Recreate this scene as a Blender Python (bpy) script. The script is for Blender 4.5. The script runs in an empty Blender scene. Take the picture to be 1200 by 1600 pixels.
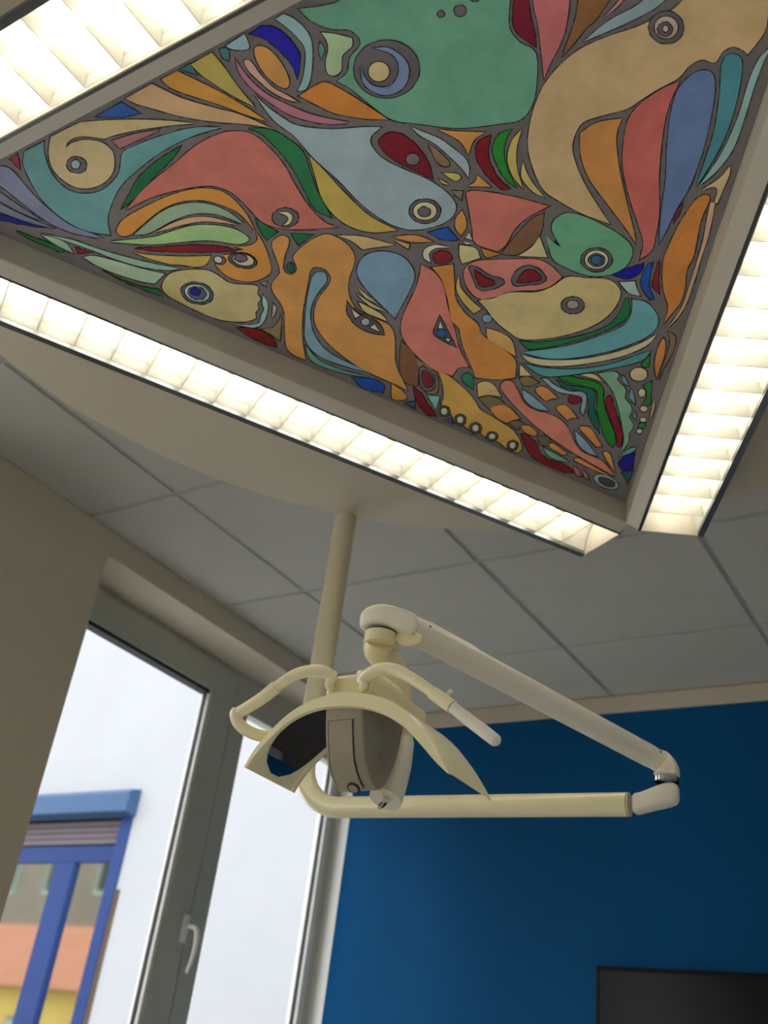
import bpy, bmesh, math, random
from mathutils import Vector, Matrix

# ------------------------------------------------------------------ camera, world, exposure
sc = bpy.context.scene
FPX = 1612.9                                   # focal length in pixels of the 1200x1600 frame
CAM = Vector((0.0, 0.0, 1.2))
R = Matrix(((0.8464368, -0.1771554, -0.5021560),   # columns: camera right, down, forward in room axes
            (0.5183618, 0.4899163, 0.7009159),
            (0.1218434, -0.8535795, 0.5065138)))
cam_d = bpy.data.cameras.new('camera'); cam = bpy.data.objects.new('camera', cam_d)
sc.collection.objects.link(cam); sc.camera = cam
cam_d.sensor_fit = 'VERTICAL'; cam_d.sensor_height = 36.0; cam_d.lens = FPX / 1600 * 36.0
m = R.copy(); m.col[1] *= -1; m.col[2] *= -1
cam.matrix_world = Matrix.Translation(CAM) @ m.to_4x4()
cam_d.clip_start = 0.02
cam_d.dof.use_dof = True; cam_d.dof.focus_distance = 1.62; cam_d.dof.aperture_fstop = 5.0
w = bpy.data.worlds.new('overcast_sky'); sc.world = w; w.use_nodes = True
bg = w.node_tree.nodes['Background']; bg.inputs[0].default_value = (0.93, 0.965, 1.0, 1); bg.inputs[1].default_value = 5.0
sc.view_settings.view_transform = 'Standard'; sc.view_settings.look = 'None'
sc.view_settings.gamma = 1.0; sc.view_settings.use_curve_mapping = False
sc.view_settings.exposure = 0.35
sc.cycles.use_denoising = True; sc.cycles.max_bounces = 10; sc.cycles.diffuse_bounces = 6
sc.cycles.sample_clamp_indirect = 8.0
random.seed(4)
TUBE = 11.0                                    # brightness of the fluorescent tubes

# ------------------------------------------------------------------ helpers
def ray(px, py):
    return R @ Vector(((px - 600) / FPX, (py - 800) / FPX, 1.0))
def on(axis, val, px, py):
    d = ray(px, py); return CAM + d * ((val - CAM[axis]) / d[axis])
def PX(px, py, v): return on(0, v, px, py)
def PY(px, py, v): return on(1, v, px, py)
def PZ(px, py, v): return on(2, v, px, py)
def lin(c):
    return tuple(((v / 255) / 12.92 if v / 255 <= 0.04045 else ((v / 255 + 0.055) / 1.055) ** 2.4) for v in c)

def mat(name, col, rough=0.6, metal=0.0, noise=0.0, scale=8.0, bump=0.0, bscale=60.0, spec=0.5, emit=None, stretch=None, coat=0.0):
    """Principled material with procedural colour variation and fine relief."""
    ma = bpy.data.materials.new(name); ma.use_nodes = True
    nt = ma.node_tree; b = nt.nodes['Principled BSDF']
    b.inputs['Base Color'].default_value = (*col, 1); b.inputs['Roughness'].default_value = rough
    b.inputs['Metallic'].default_value = metal; b.inputs['Specular IOR Level'].default_value = spec
    if coat: b.inputs['Coat Weight'].default_value = coat; b.inputs['Coat Roughness'].default_value = 0.08
    tc = nt.nodes.new('ShaderNodeTexCoord'); src = tc.outputs['Object']
    if stretch:
        mp = nt.nodes.new('ShaderNodeMapping'); mp.inputs['Scale'].default_value = stretch
        nt.links.new(src, mp.inputs[0]); src = mp.outputs[0]
    if noise:
        n = nt.nodes.new('ShaderNodeTexNoise'); n.inputs['Scale'].default_value = scale; n.inputs['Detail'].default_value = 6
        n.inputs['Roughness'].default_value = 0.65
        nt.links.new(src, n.inputs['Vector'])
        rm = nt.nodes.new('ShaderNodeMapRange'); rm.inputs[1].default_value = 0.25; rm.inputs[2].default_value = 0.75
        rm.inputs[3].default_value = 1 - noise; rm.inputs[4].default_value = 1 + noise
        nt.links.new(n.outputs['Fac'], rm.inputs[0])
        mx = nt.nodes.new('ShaderNodeMix'); mx.data_type = 'RGBA'; mx.blend_type = 'MULTIPLY'; mx.inputs[0].default_value = 1
        mx.inputs[6].default_value = (*col, 1); nt.links.new(rm.outputs[0], mx.inputs[7])
        nt.links.new(mx.outputs[2], b.inputs['Base Color'])
    if bump:
        n2 = nt.nodes.new('ShaderNodeTexNoise'); n2.inputs['Scale'].default_value = bscale; n2.inputs['Detail'].default_value = 4
        nt.links.new(src, n2.inputs['Vector'])
        bp = nt.nodes.new('ShaderNodeBump'); bp.inputs['Strength'].default_value = bump; bp.inputs['Distance'].default_value = 0.002
        nt.links.new(n2.outputs['Fac'], bp.inputs['Height']); nt.links.new(bp.outputs[0], b.inputs['Normal'])
    if emit:
        b.inputs['Emission Color'].default_value = (*emit[0], 1); b.inputs['Emission Strength'].default_value = emit[1]
    return ma

def glass(name, tint=(1, 1, 1), refl=0.06):
    ma = bpy.data.materials.new(name); ma.use_nodes = True; nt = ma.node_tree
    nt.nodes.remove(nt.nodes['Principled BSDF']); out = nt.nodes['Material Output']
    t = nt.nodes.new('ShaderNodeBsdfTransparent'); t.inputs[0].default_value = (*tint, 1)
    g = nt.nodes.new('ShaderNodeBsdfGlossy'); g.inputs['Roughness'].default_value = 0.02
    lw = nt.nodes.new('ShaderNodeLayerWeight'); lw.inputs[0].default_value = 0.5
    pw = nt.nodes.new('ShaderNodeMath'); pw.operation = 'POWER'; pw.inputs[1].default_value = 5.0
    fr = nt.nodes.new('ShaderNodeMath'); fr.operation = 'MULTIPLY_ADD'; fr.inputs[1].default_value = 0.5; fr.inputs[2].default_value = refl * 0.5
    nt.links.new(lw.outputs['Facing'], pw.inputs[0]); nt.links.new(pw.outputs[0], fr.inputs[0])
    mx = nt.nodes.new('ShaderNodeMixShader')
    nt.links.new(fr.outputs[0], mx.inputs[0]); nt.links.new(t.outputs[0], mx.inputs[1]); nt.links.new(g.outputs[0], mx.inputs[2])
    nt.links.new(mx.outputs[0], out.inputs[0]); return ma

ORG = {}                                       # world position of every parent we make
def link(o, parent=None, loc=(0, 0, 0)):
    sc.collection.objects.link(o); loc = Vector(loc); ORG[o.name] = loc.copy()
    if parent is not None:
        o.parent = parent; o.location = loc - ORG[parent.name]
    else:
        o.location = loc
    return o
def tag(o, label=None, cat=None, kind=None, group=None):
    if label: o['label'] = label
    if cat: o['category'] = cat
    if kind: o['kind'] = kind
    if group: o['group'] = group
    return o
def empty(name, loc, label=None, cat=None, kind=None):
    o = bpy.data.objects.new(name, None); o.empty_display_size = 0.05
    link(o, None, loc); return tag(o, label, cat, kind)
def mesh(name, verts, faces, ma, parent=None, smooth=False, bevel=0.0, mats=None, fmat=None, sub=0, autos=None):
    verts = [Vector(v) for v in verts]
    lo = Vector([min(v[i] for v in verts) for i in range(3)]); hi = Vector([max(v[i] for v in verts) for i in range(3)])
    c = (lo + hi) / 2
    me = bpy.data.meshes.new(name); me.from_pydata([tuple(v - c) for v in verts], [], faces)
    for x in (mats or [ma]): me.materials.append(x)
    if fmat:
        for p, k in zip(me.polygons, fmat): p.material_index = k
    bm = bmesh.new(); bm.from_mesh(me)
    if not fmat: bmesh.ops.recalc_face_normals(bm, faces=bm.faces)
    bm.to_mesh(me); bm.free()
    if smooth:
        for p in me.polygons: p.use_smooth = True
        if autos: me.set_sharp_from_angle(angle=math.radians(autos))
    o = bpy.data.objects.new(name, me); link(o, parent, c)
    if bevel:
        md = o.modifiers.new('bevel', 'BEVEL'); md.width = bevel; md.segments = 2; md.limit_method = 'ANGLE'
    if sub:
        md = o.modifiers.new('sub', 'SUBSURF'); md.levels = sub; md.render_levels = sub
    return o
BF = [(0, 3, 2, 1), (4, 5, 6, 7), (0, 1, 5, 4), (1, 2, 6, 5), (2, 3, 7, 6), (3, 0, 4, 7)]
def bverts(a, b):
    (x0, y0, z0), (x1, y1, z1) = a, b
    return [(x0, y0, z0), (x1, y0, z0), (x1, y1, z0), (x0, y1, z0), (x0, y0, z1), (x1, y0, z1), (x1, y1, z1), (x0, y1, z1)]
def boxes(name, lst, ma, parent=None, bevel=0.0):
    V, F = [], []
    for a, b in lst:
        k = len(V); V += bverts(a, b); F += [tuple(i + k for i in f) for f in BF]
    return mesh(name, V, F, ma, parent, bevel=bevel)
def box(name, a, b, ma, parent=None, bevel=0.0): return boxes(name, [(a, b)], ma, parent, bevel)
def catmull(pts, n=8):
    P = [Vector(p) for p in pts]; P = [2 * P[0] - P[1]] + P + [2 * P[-1] - P[-2]]; out = []
    for i in range(1, len(P) - 2):
        for k in range(n):
            t = k / n; a, b, c, d = P[i - 1], P[i], P[i + 1], P[i + 2]
            out.append(0.5 * ((2 * b) + (c - a) * t + (2 * a - 5 * b + 4 * c - d) * t * t + (3 * b - a - 3 * c + d) * t ** 3))
    out.append(P[-2]); return out
def interp(vals, n):
    out = []
    for i in range(len(vals) - 1):
        for k in range(n): out.append(vals[i] + (vals[i + 1] - vals[i]) * k / n)
    out.append(vals[-1]); return out
def tube(name, pts, rad, ma, parent, n=8, seg=20, up=None, flat=1.0, caps=True, smooth_path=True, round_end=0):
    """Sweep of a circle (or ellipse: 'flat' scales the second axis) along a spline with a radius for each point."""
    if not isinstance(rad, (list, tuple)): rad = [rad] * len(pts)
    P = catmull(pts, n) if smooth_path else [Vector(p) for p in pts]
    Rr = interp(list(rad), n) if smooth_path else list(rad)
    if round_end:
        d = (P[-1] - P[-2]).normalized(); e, r = P[-1].copy(), Rr[-1]
        for k in range(1, 6):
            a = k / 6 * math.pi / 2; P.append(e + d * r * math.sin(a) * round_end); Rr.append(r * math.cos(a))
    V, F = [], []; t0 = (P[1] - P[0]).normalized()
    u = Vector(up) if up else (Vector((0, 0, 1)) if abs(t0.z) < 0.9 else Vector((1, 0, 0)))
    for i, p in enumerate(P):
        t = (P[min(i + 1, len(P) - 1)] - P[max(i - 1, 0)]).normalized()
        u = (u - t * u.dot(t)).normalized(); v = t.cross(u)
        for k in range(seg):
            a = 2 * math.pi * k / seg; V.append(p + u * (math.cos(a) * Rr[i]) + v * (math.sin(a) * Rr[i] * flat))
    for i in range(len(P) - 1):
        for k in range(seg):
            F.append((i * seg + k, i * seg + (k + 1) % seg, (i + 1) * seg + (k + 1) % seg, (i + 1) * seg + k))
    if caps:
        F.append(tuple(range(seg - 1, -1, -1))); F.append(tuple((len(P) - 1) * seg + k for k in range(seg)))
    return mesh(name, V, F, ma, parent, smooth=True, autos=40)
def loft(name, rings, ma, parent, sub=0, bevel=0.0, smooth=True, autos=45):
    V, F = [], []; n = len(rings[0])
    for r in rings: V += r
    for i in range(len(rings) - 1):
        for k in range(n): F.append((i * n + k, i * n + (k + 1) % n, (i + 1) * n + (k + 1) % n, (i + 1) * n + k))
    F.append(tuple(range(n - 1, -1, -1))); F.append(tuple((len(rings) - 1) * n + k for k in range(n)))
    return mesh(name, V, F, ma, parent, smooth=smooth, sub=sub, bevel=bevel, autos=None if sub else autos)

# ------------------------------------------------------------------ materials
M = {}
M['wall_grey'] = mat('warm_grey_wall_paint', (0.60, 0.53, 0.41), 0.85, noise=0.04, scale=3, bump=0.15, bscale=140)
M['wall_blue'] = mat('deep_blue_wall_paint', (0.0003, 0.066, 0.19), 0.8, spec=0.15, noise=0.05, scale=2, bump=0.12, bscale=150)
M['wall_white'] = mat('white_wall_paint', (0.80, 0.78, 0.74), 0.85, noise=0.03, scale=3)
M['tile'] = mat('grey_mineral_ceiling_tile', (0.45, 0.44, 0.39), 0.9, noise=0.05, scale=5, bump=0.25, bscale=220)
M['grid'] = mat('ceiling_grid_metal', (0.34, 0.34, 0.31), 0.5, noise=0.03)
M['trim'] = mat('beige_trim', (0.50, 0.43, 0.34), 0.7, noise=0.06, scale=6)
M['floor'] = mat('light_vinyl_floor', (0.72, 0.70, 0.65), 0.5, noise=0.08, scale=4)
M['disc'] = mat('cream_lacquered_disc', (0.52, 0.46, 0.35), 0.6, noise=0.02, scale=2)
M['lampbody'] = mat('cream_light_housing', (0.52, 0.47, 0.38), 0.5, noise=0.02, scale=4)
M['rim'] = mat('pale_rim_lacquer', (0.60, 0.55, 0.46), 0.45, noise=0.02, scale=4)
M['lip'] = mat('dark_aluminium_lip', (0.16, 0.17, 0.18), 0.3, metal=0.9, noise=0.05, scale=30)
M['louvre'] = mat('white_louvre_blade', (0.62, 0.60, 0.53), 0.3, noise=0.03, scale=30)
M['reflector'] = mat('white_trough_reflector', (0.62, 0.60, 0.54), 0.3, noise=0.02, scale=10)
M['tube'] = mat('lit_fluorescent_tube', (0.9, 0.9, 0.9), 0.4, emit=((1.0, 0.95, 0.82), TUBE))
M['lead'] = mat('grey_lead_contour_paint', (0.245, 0.215, 0.22), 0.55, noise=0.18, scale=14, bump=0.3, bscale=90)
M['edge'] = mat('dark_contour_line', (0.022, 0.016, 0.016), 0.6, noise=0.1, scale=20)
M['cream'] = mat('cream_enamel', (0.87, 0.79, 0.51), 0.28, noise=0.02, scale=12, coat=0.25)
M['ivory'] = mat('ivory_plastic', (0.83, 0.78, 0.66), 0.34, noise=0.03, scale=14)
M['pole'] = mat('shaded_cream_pole_enamel', (0.60, 0.53, 0.36), 0.4, noise=0.03, scale=8)  # the lamp's cream, with the shade by the disc put into the colour
M['grip'] = mat('white_silicone_grip', (0.80, 0.77, 0.70), 0.5, noise=0.02, scale=20)
M['housing'] = mat('taupe_grey_housing', (0.34, 0.30, 0.225), 0.4, noise=0.10, scale=14, bump=0.05)
M['seam'] = mat('dark_seam', (0.03, 0.028, 0.025), 0.6, noise=0.1)
M['chrome'] = mat('polished_chrome', (0.75, 0.75, 0.75), 0.12, metal=1.0, noise=0.02)
M['mirror'] = mat('dark_faceted_mirror', (0.66, 0.70, 0.76), 0.03, metal=1.0, noise=0.02)
M['frame'] = mat('grey_window_frame', (0.46, 0.47, 0.40), 0.45, noise=0.04, scale=8)
M['bead'] = mat('pale_glazing_bead', (0.62, 0.62, 0.58), 0.4, noise=0.04, scale=20)
M['gasket'] = mat('black_rubber_gasket', (0.02, 0.02, 0.022), 0.6, noise=0.1)
M['glass'] = glass('clear_window_glass')
M['handle'] = mat('white_window_handle', (0.80, 0.80, 0.76), 0.35, noise=0.02)
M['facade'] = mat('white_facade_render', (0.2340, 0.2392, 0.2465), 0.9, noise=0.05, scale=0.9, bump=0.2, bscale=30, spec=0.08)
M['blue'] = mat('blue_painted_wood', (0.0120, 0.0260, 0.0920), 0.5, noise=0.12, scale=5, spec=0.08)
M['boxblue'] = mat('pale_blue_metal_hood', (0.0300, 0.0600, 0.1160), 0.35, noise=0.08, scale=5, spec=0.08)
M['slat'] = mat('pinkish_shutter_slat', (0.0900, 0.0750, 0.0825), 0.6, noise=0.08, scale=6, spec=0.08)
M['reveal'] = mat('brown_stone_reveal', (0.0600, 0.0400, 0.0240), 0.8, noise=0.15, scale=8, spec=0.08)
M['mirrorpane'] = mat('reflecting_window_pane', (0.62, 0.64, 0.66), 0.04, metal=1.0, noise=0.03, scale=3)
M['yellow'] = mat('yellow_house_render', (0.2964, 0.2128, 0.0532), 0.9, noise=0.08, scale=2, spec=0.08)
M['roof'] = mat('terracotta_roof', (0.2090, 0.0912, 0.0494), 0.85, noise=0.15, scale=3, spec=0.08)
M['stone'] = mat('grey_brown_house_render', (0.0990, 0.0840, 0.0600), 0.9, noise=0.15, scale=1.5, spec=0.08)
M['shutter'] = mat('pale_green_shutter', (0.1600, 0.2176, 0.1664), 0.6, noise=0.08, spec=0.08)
M['black'] = mat('black_gloss_screen', (0.004, 0.004, 0.006), 0.25, noise=0.05, spec=0.12)
M['bezel'] = mat('black_plastic_bezel', (0.008, 0.008, 0.009), 0.6, noise=0.1, spec=0.1)
M['ground'] = mat('grey_courtyard_paving', (0.32, 0.31, 0.30), 0.9, noise=0.15, scale=2)

# ------------------------------------------------------------------ the room
XW, YB, ZC = -2.2717, 3.396, 2.6303             # window wall, blue wall, ceiling
XR, YS = 2.3, -2.2
tag(box('floor', (XW - 0.3, YS, -0.1), (XR, YB, 0), M['floor']), kind='structure')
W2 = (-1.95, 1.05)                              # unseen window added further back along the same wall to brighten the room
wl = boxes('wall_left', [((XW - 0.34, W2[1], 0), (XW, 1.80, ZC)), ((XW - 0.34, YS, 0), (XW, W2[0], ZC)), ((XW - 0.34, W2[0], 2.553), (XW, W2[1], ZC)), ((XW - 0.34, W2[0], 0), (XW, W2[1], 0.86)), ((XW - 0.34, 1.80, 2.553), (XW, YB, ZC)), ((XW - 0.34, 1.80, 0), (XW, YB, 0.86))], M['wall_grey'])
tag(wl, kind='structure')
tag(box('wall_back', (-2.388, YB, 0), (XR, YB + 0.2, ZC), M['wall_blue']), kind='structure')
tag(box('trim_2', (-2.502, YB, 0), (-2.388, YB + 0.2, ZC), M['wall_white']), kind='structure')
tag(box('wall_right', (XR, YS, 0), (XR + 0.15, YB + 0.2, ZC), M['wall_white']), kind='structure')
tag(box('wall_front', (XW - 0.34, YS - 0.15, 0), (XR + 0.15, YS, ZC), M['wall_white']), kind='structure')
tag(box('trim_1', (XW, YB - 0.012, 2.566), (XR, YB, ZC), M['trim'], bevel=0.003), kind='structure')
ceil = tag(box('ceiling', (XW - 0.34, YS - 0.15, ZC + 0.0045), (XR + 0.15, YB + 0.2, ZC + 0.10), M['grid']), kind='structure')
TS, GAP = 0.625, 0.0075
XA, YA = -1.9235, 1.6942                        # a crossing of the ceiling grid
full = None
def cuts(o, a, b):
    k0 = math.floor((a - o) / TS); ks = []
    x = o + k0 * TS
    while x < b - 1e-6: ks.append((max(x, a), min(x + TS, b), x >= a and x + TS <= b)); x += TS
    return ks
for (x0, x1, fx) in cuts(XA, XW, XR):
    for (y0, y1, fy) in cuts(YA, YS, YB - 0.012):
        if x1 - x0 < 0.03 or y1 - y0 < 0.03: continue
        if fx and fy and full is not None:
            o = bpy.data.objects.new('ceiling_tile', full); link(o, ceil, ((x0 + x1) / 2, (y0 + y1) / 2, ZC + 0.005))
            md = o.modifiers.new('bevel', 'BEVEL'); md.width = 0.003; md.segments = 1
        else:
            gx0 = GAP if x0 > XW + 1e-4 else 0; gy1 = GAP if y1 < YB - 0.013 else 0
            o = box('ceiling_tile', (x0 + gx0, y0 + GAP, ZC), (x1 - GAP, y1 - gy1, ZC + 0.01), M['tile'], ceil, bevel=0.003)
            if fx and fy: full = o.data

# ------------------------------------------------------------------ window in the left wall
XG = -2.442                                     # front plane of the window frame
win = empty('window_1', (XG - 0.035, 2.6, 0.86)); tag(win, 'tall two-part grey framed window looking onto a white courtyard wall', kind='structure')
zt, zb = 2.553, 0.86
def fr(name, ys, zs, x0, x1, ma, bevel=0.003): return box(name, (x0, ys[0], zs[0]), (x1, ys[1], zs[1]), ma, win, bevel)
fr('outer_frame', (1.80, YB), (2.475, zt), XG - 0.06, XG - 0.012, M['frame'])
fr('outer_frame', (1.80, YB), (zb, zb + 0.07), XG - 0.06, XG - 0.012, M['frame'])
fr('outer_frame', (3.352, YB), (zb + 0.07, 2.475), XG - 0.06, XG - 0.012, M['frame'])
fr('outer_frame', (1.80, 1.835), (zb + 0.07, 2.475), XG - 0.06, XG - 0.012, M['frame'])
# the opening sash on the left
fr('sash_rail', (1.84, 2.659), (2.428, 2.535), XG - 0.05, XG, M['frame'])
fr('sash_rail', (1.84, 2.659), (zb + 0.03, zb + 0.13), XG - 0.05, XG, M['frame'])
st = fr('sash_stile', (2.548, 2.659), (zb + 0.13, 2.428), XG - 0.05, XG, M['frame'])
fr('sash_stile', (1.84, 1.93), (zb + 0.13, 2.428), XG - 0.05, XG, M['frame'])
# fixed light on the right with its mullion
fr('mullion', (2.665, 2.747), (zb + 0.03, 2.45), XG - 0.05, XG - 0.002, M['frame'])
fr('fixed_rail', (2.665, 3.352), (2.42, 2.50), XG - 0.05, XG - 0.004, M['frame'])
fr('fixed_stile', (3.322, 3.352), (zb + 0.03, 2.42), XG - 0.05, XG - 0.004, M['bead'])
fr('gasket', (1.93, 2.53), (2.416, 2.428), XG - 0.045, XG - 0.006, M['gasket'], 0)
fr('gasket', (2.526, 2.532), (zb + 0.13, 2.416), XG - 0.030, XG - 0.020, M['gasket'], 0)
fr('gasket', (3.315, 3.324), (zb + 0.13, 2.42), XG - 0.030, XG - 0.020, M['gasket'], 0)
fr('gasket', (2.659, 2.665), (zb + 0.03, 2.50), XG - 0.04, XG - 0.02, M['gasket'], 0)
fr('glazing_bead', (2.531, 2.548), (zb + 0.13, 2.428), XG - 0.045, XG - 0.004, M['bead'])
for a, b in (((1.93, 2.53)), ((2.747, 3.322))):
    fr('pane', (a, b), (zb + 0.1, 2.43), XG - 0.030, XG - 0.024, M['glass'], 0)
hb = box('handle', (XG, 2.625, 1.615), (XG + 0.010, 2.655, 1.700), M['handle'], win, 0.004)
tube('lever', [(XG + 0.005, 2.640, 1.662), (XG + 0.035, 2.642, 1.664), (XG + 0.046, 2.652, 1.655), (XG + 0.047, 2.660, 1.62), (XG + 0.046, 2.658, 1.575), (XG + 0.043, 2.650, 1.535)],
     [0.008, 0.008, 0.009, 0.009, 0.008, 0.007], M['handle'], hb, round_end=1)
tag(hb, 'white lever handle')
box('window_sill', (XG, 1.80, 0.84), (XW + 0.03, YB, 0.862), M['handle'], win, 0.004)

win2 = empty('added_window', (XG - 0.035, -0.45, 0.86)); tag(win2, 'added wide grey framed window further back along the left wall', kind='structure')  # added out of view for its extra daylight
for a, b in ((W2[0], W2[0] + 0.07), (W2[1] - 0.07, W2[1]), (-0.985, -0.915), (0.015, 0.085)):
    box('outer_frame' if a in (W2[0], W2[1] - 0.07) else 'mullion', (XG - 0.06, a, 0.86), (XG, b, zt), M['frame'], win2, 0.003)
for a, b in ((0.86, 0.93), (2.47, zt)):
    box('sash_rail', (XG - 0.058, W2[0], a), (XG - 0.002, W2[1], b), M['frame'], win2, 0.003)
for a, b in ((W2[0] + 0.07, -0.985), (-0.915, 0.015), (0.085, W2[1] - 0.07)):
    box('pane', (XG - 0.034, a, 0.93), (XG - 0.028, b, 2.47), M['glass'], win2)
box('window_sill', (XG, W2[0], 0.84), (XW + 0.03, W2[1], 0.862), M['handle'], win2, 0.004)

# ------------------------------------------------------------------ outside: the courtyard wing with a blue window
YF = 6.5
tag(box('courtyard_ground', (-30, -12, -3.1), (1.5, YF + 0.3, -3.0), M['ground']), 'grey paved courtyard ground below the window', 'ground', kind='structure')
fac = empty('courtyard_building', (-8.0, YF + 0.15, -3.0), 'white rendered courtyard building with a blue framed window and roller shutter', 'building')
def fx(px, py, y=YF): return PY(px, py, y).x
def fz(px, py, y=YF): return PY(px, py, y).z
wx0, wx1 = fx(98, 1343) - 1.25, fx(193, 1343)           # window opening from its left jamb to the right one
wz1 = fz(110, 1268); wz0 = 0.6
boxes('facade_wall', [((-14, YF, -3), (wx0, YF + 0.3, 8)), ((wx1, YF, -3), (1.5, YF + 0.3, 8)), ((wx0, YF, wz1), (wx1, YF + 0.3, 8)), ((wx0, YF, -3), (wx1, YF + 0.3, wz0))], M['facade'], fac)
hz1, hz0 = fz(140, 1235, YF - 0.14), fz(120, 1270, YF - 0.14)
sb = mesh('shutter_hood', [(x, y, z) for x in (wx0 - 0.12, fx(205, 1250, YF - 0.1)) for (y, z) in ((YF + 0.001, hz0 - 0.02), (YF - 0.14, hz0), (YF - 0.14, hz1 - 0.03), (YF - 0.11, hz1), (YF + 0.001, hz1 + 0.03))],
          [(0, 1, 2, 3, 4), (9, 8, 7, 6, 5), (0, 5, 6, 1), (1, 6, 7, 2), (2, 7, 8, 3), (3, 8, 9, 4), (4, 9, 5, 0)], M['boxblue'], fac, bevel=0.008)
z = fz(110, 1282); zz = fz(110, 1318); n = 4
for k in range(n):
    a = z + (zz - z) * k / n; b = z + (zz - z) * (k + 0.9) / n
    box('shutter_slat', (wx0 + 0.03, YF + 0.05, b), (wx1 - 0.12, YF + 0.07, a), M['slat'], fac, 0.006)
zh1, zh0 = fz(100, 1319), fz(100, 1345)
f_ = boxes('window_frame', [((wx0, YF + 0.06, zh0), (wx1 - 0.10, YF + 0.12, zh1)), ((wx1 - 0.13, YF - 0.02, wz0), (wx1, YF + 0.12, wz1 + 0.02)), ((wx0, YF + 0.02, wz0), (wx0 + 0.13, YF + 0.12, wz1))], M['blue'], fac, 0.008)
mxl, mxr = fx(82, 1343), fx(112, 1343)
box('window_mullion', (mxl, YF + 0.045, wz0), (mxr, YF + 0.12, zh0), M['blue'], f_, 0.008)
box('window_pane', (mxr, YF + 0.085, wz0), (wx1 - 0.13, YF + 0.095, zh0), M['mirrorpane'], f_)
box('window_pane', (wx0 + 0.13, YF + 0.085, wz0), (mxl, YF + 0.095, zh0), M['mirrorpane'], f_)
box('dark_backing', (wx0 - 0.02, YF + 0.20, wz0 - 0.02), (wx1 + 0.02, YF + 0.29, wz1 + 0.05), M['seam'], fac)  # dark slab standing in for the shade inside, closing off the sky
box('stone_reveal', (wx1, YF - 0.012, wz0), (wx1 + 0.05, YF + 0.02, fz(190, 1390)), M['reveal'], fac, 0.004)
# the houses across the courtyard that the blue window mirrors
hs = empty('yellow_house', (-19.0, -6.5, -3.0), 'yellow rendered house with terracotta roof mirrored in the blue window', 'house')
box('house_wall', (-27, -9.5, -3), (-13.6, -5, 2.95), M['yellow'], hs)
mesh('roof', [(-27.4, -4.6, 2.9), (-13.2, -4.6, 2.9), (-13.2, -9.9, 2.9), (-27.4, -9.9, 2.9), (-27.4, -7.2, 4.7), (-13.2, -7.2, 4.7)],
     [(0, 1, 5, 4), (2, 3, 4, 5), (0, 4, 3), (1, 2, 5), (0, 3, 2, 1)], M['roof'], hs)
for k in range(6):
    x = -26 + k * 2.15
    wn = box('window', (x, -5.0, 0.7), (x + 0.8, -4.94, 2.3), M['slat'], hs, 0.01)
    box('shutter', (x + 0.08, -4.94, 0.78), (x + 0.72, -4.92, 2.22), M['shutter'], wn)
hs2 = empty('stone_house', (-24.0, -14.0, -3.0), 'tall grey brown house standing behind the terracotta roof', 'house')
box('house_wall', (-34, -18, -3), (-12, -12, 9), M['stone'], hs2)
for k in range(8):
    x = -32.5 + k * 2.5
    for zq in (3.9, 6.5):
        wn = box('window', (x, -12.0, zq), (x + 1.0, -11.93, zq + 1.5), M['shutter'], hs2, 0.01)
        box('pane', (x + 0.12, -11.93, zq + 0.12), (x + 0.88, -11.91, zq + 1.38), M['bezel'], wn)

# ------------------------------------------------------------------ triangular ceiling light
CT = Vector((-0.7098, 1.0108)); RIN = 0.4840       # centroid, inradius to the opening edge
ZR, ZRI, ZP, ZD = 2.410, 2.424, 2.4747, 2.5007     # rim bottom, rim inner edge, painted panel, disc underside
HL, WO, WI = 0.800, 0.140, 0.028                   # half length of a trough, opening width with lips, rim width
lt = empty('ceiling_light', (CT.x, CT.y, ZR), 'triangular cream ceiling light of three lit louvred troughs under a round disc', 'ceiling light')
NS = 96; RD = 1.0442; DC = Vector((-0.6966, 1.0056))
V = [(DC.x + RD * math.cos(2 * math.pi * k / NS), DC.y + RD * math.sin(2 * math.pi * k / NS), z) for z in (ZD, ZD + 0.028) for k in range(NS)]
F = [tuple(range(NS - 1, -1, -1)), tuple(range(NS, 2 * NS))] + [(k, (k + 1) % NS, NS + (k + 1) % NS, NS + k) for k in range(NS)]
mesh('ceiling_disc', V, F, M['disc'], lt, bevel=0.004)
for a in (30, 150, 270):
    p = CT + Vector((math.cos(math.radians(a)), math.sin(math.radians(a)))) * 0.4
    tube('hanger', [(p.x, p.y, ZD + 0.02), (p.x, p.y, ZC + 0.002)], 0.012, M['rim'], lt, n=1, smooth_path=False)
blade_me = tube_me = None
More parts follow.
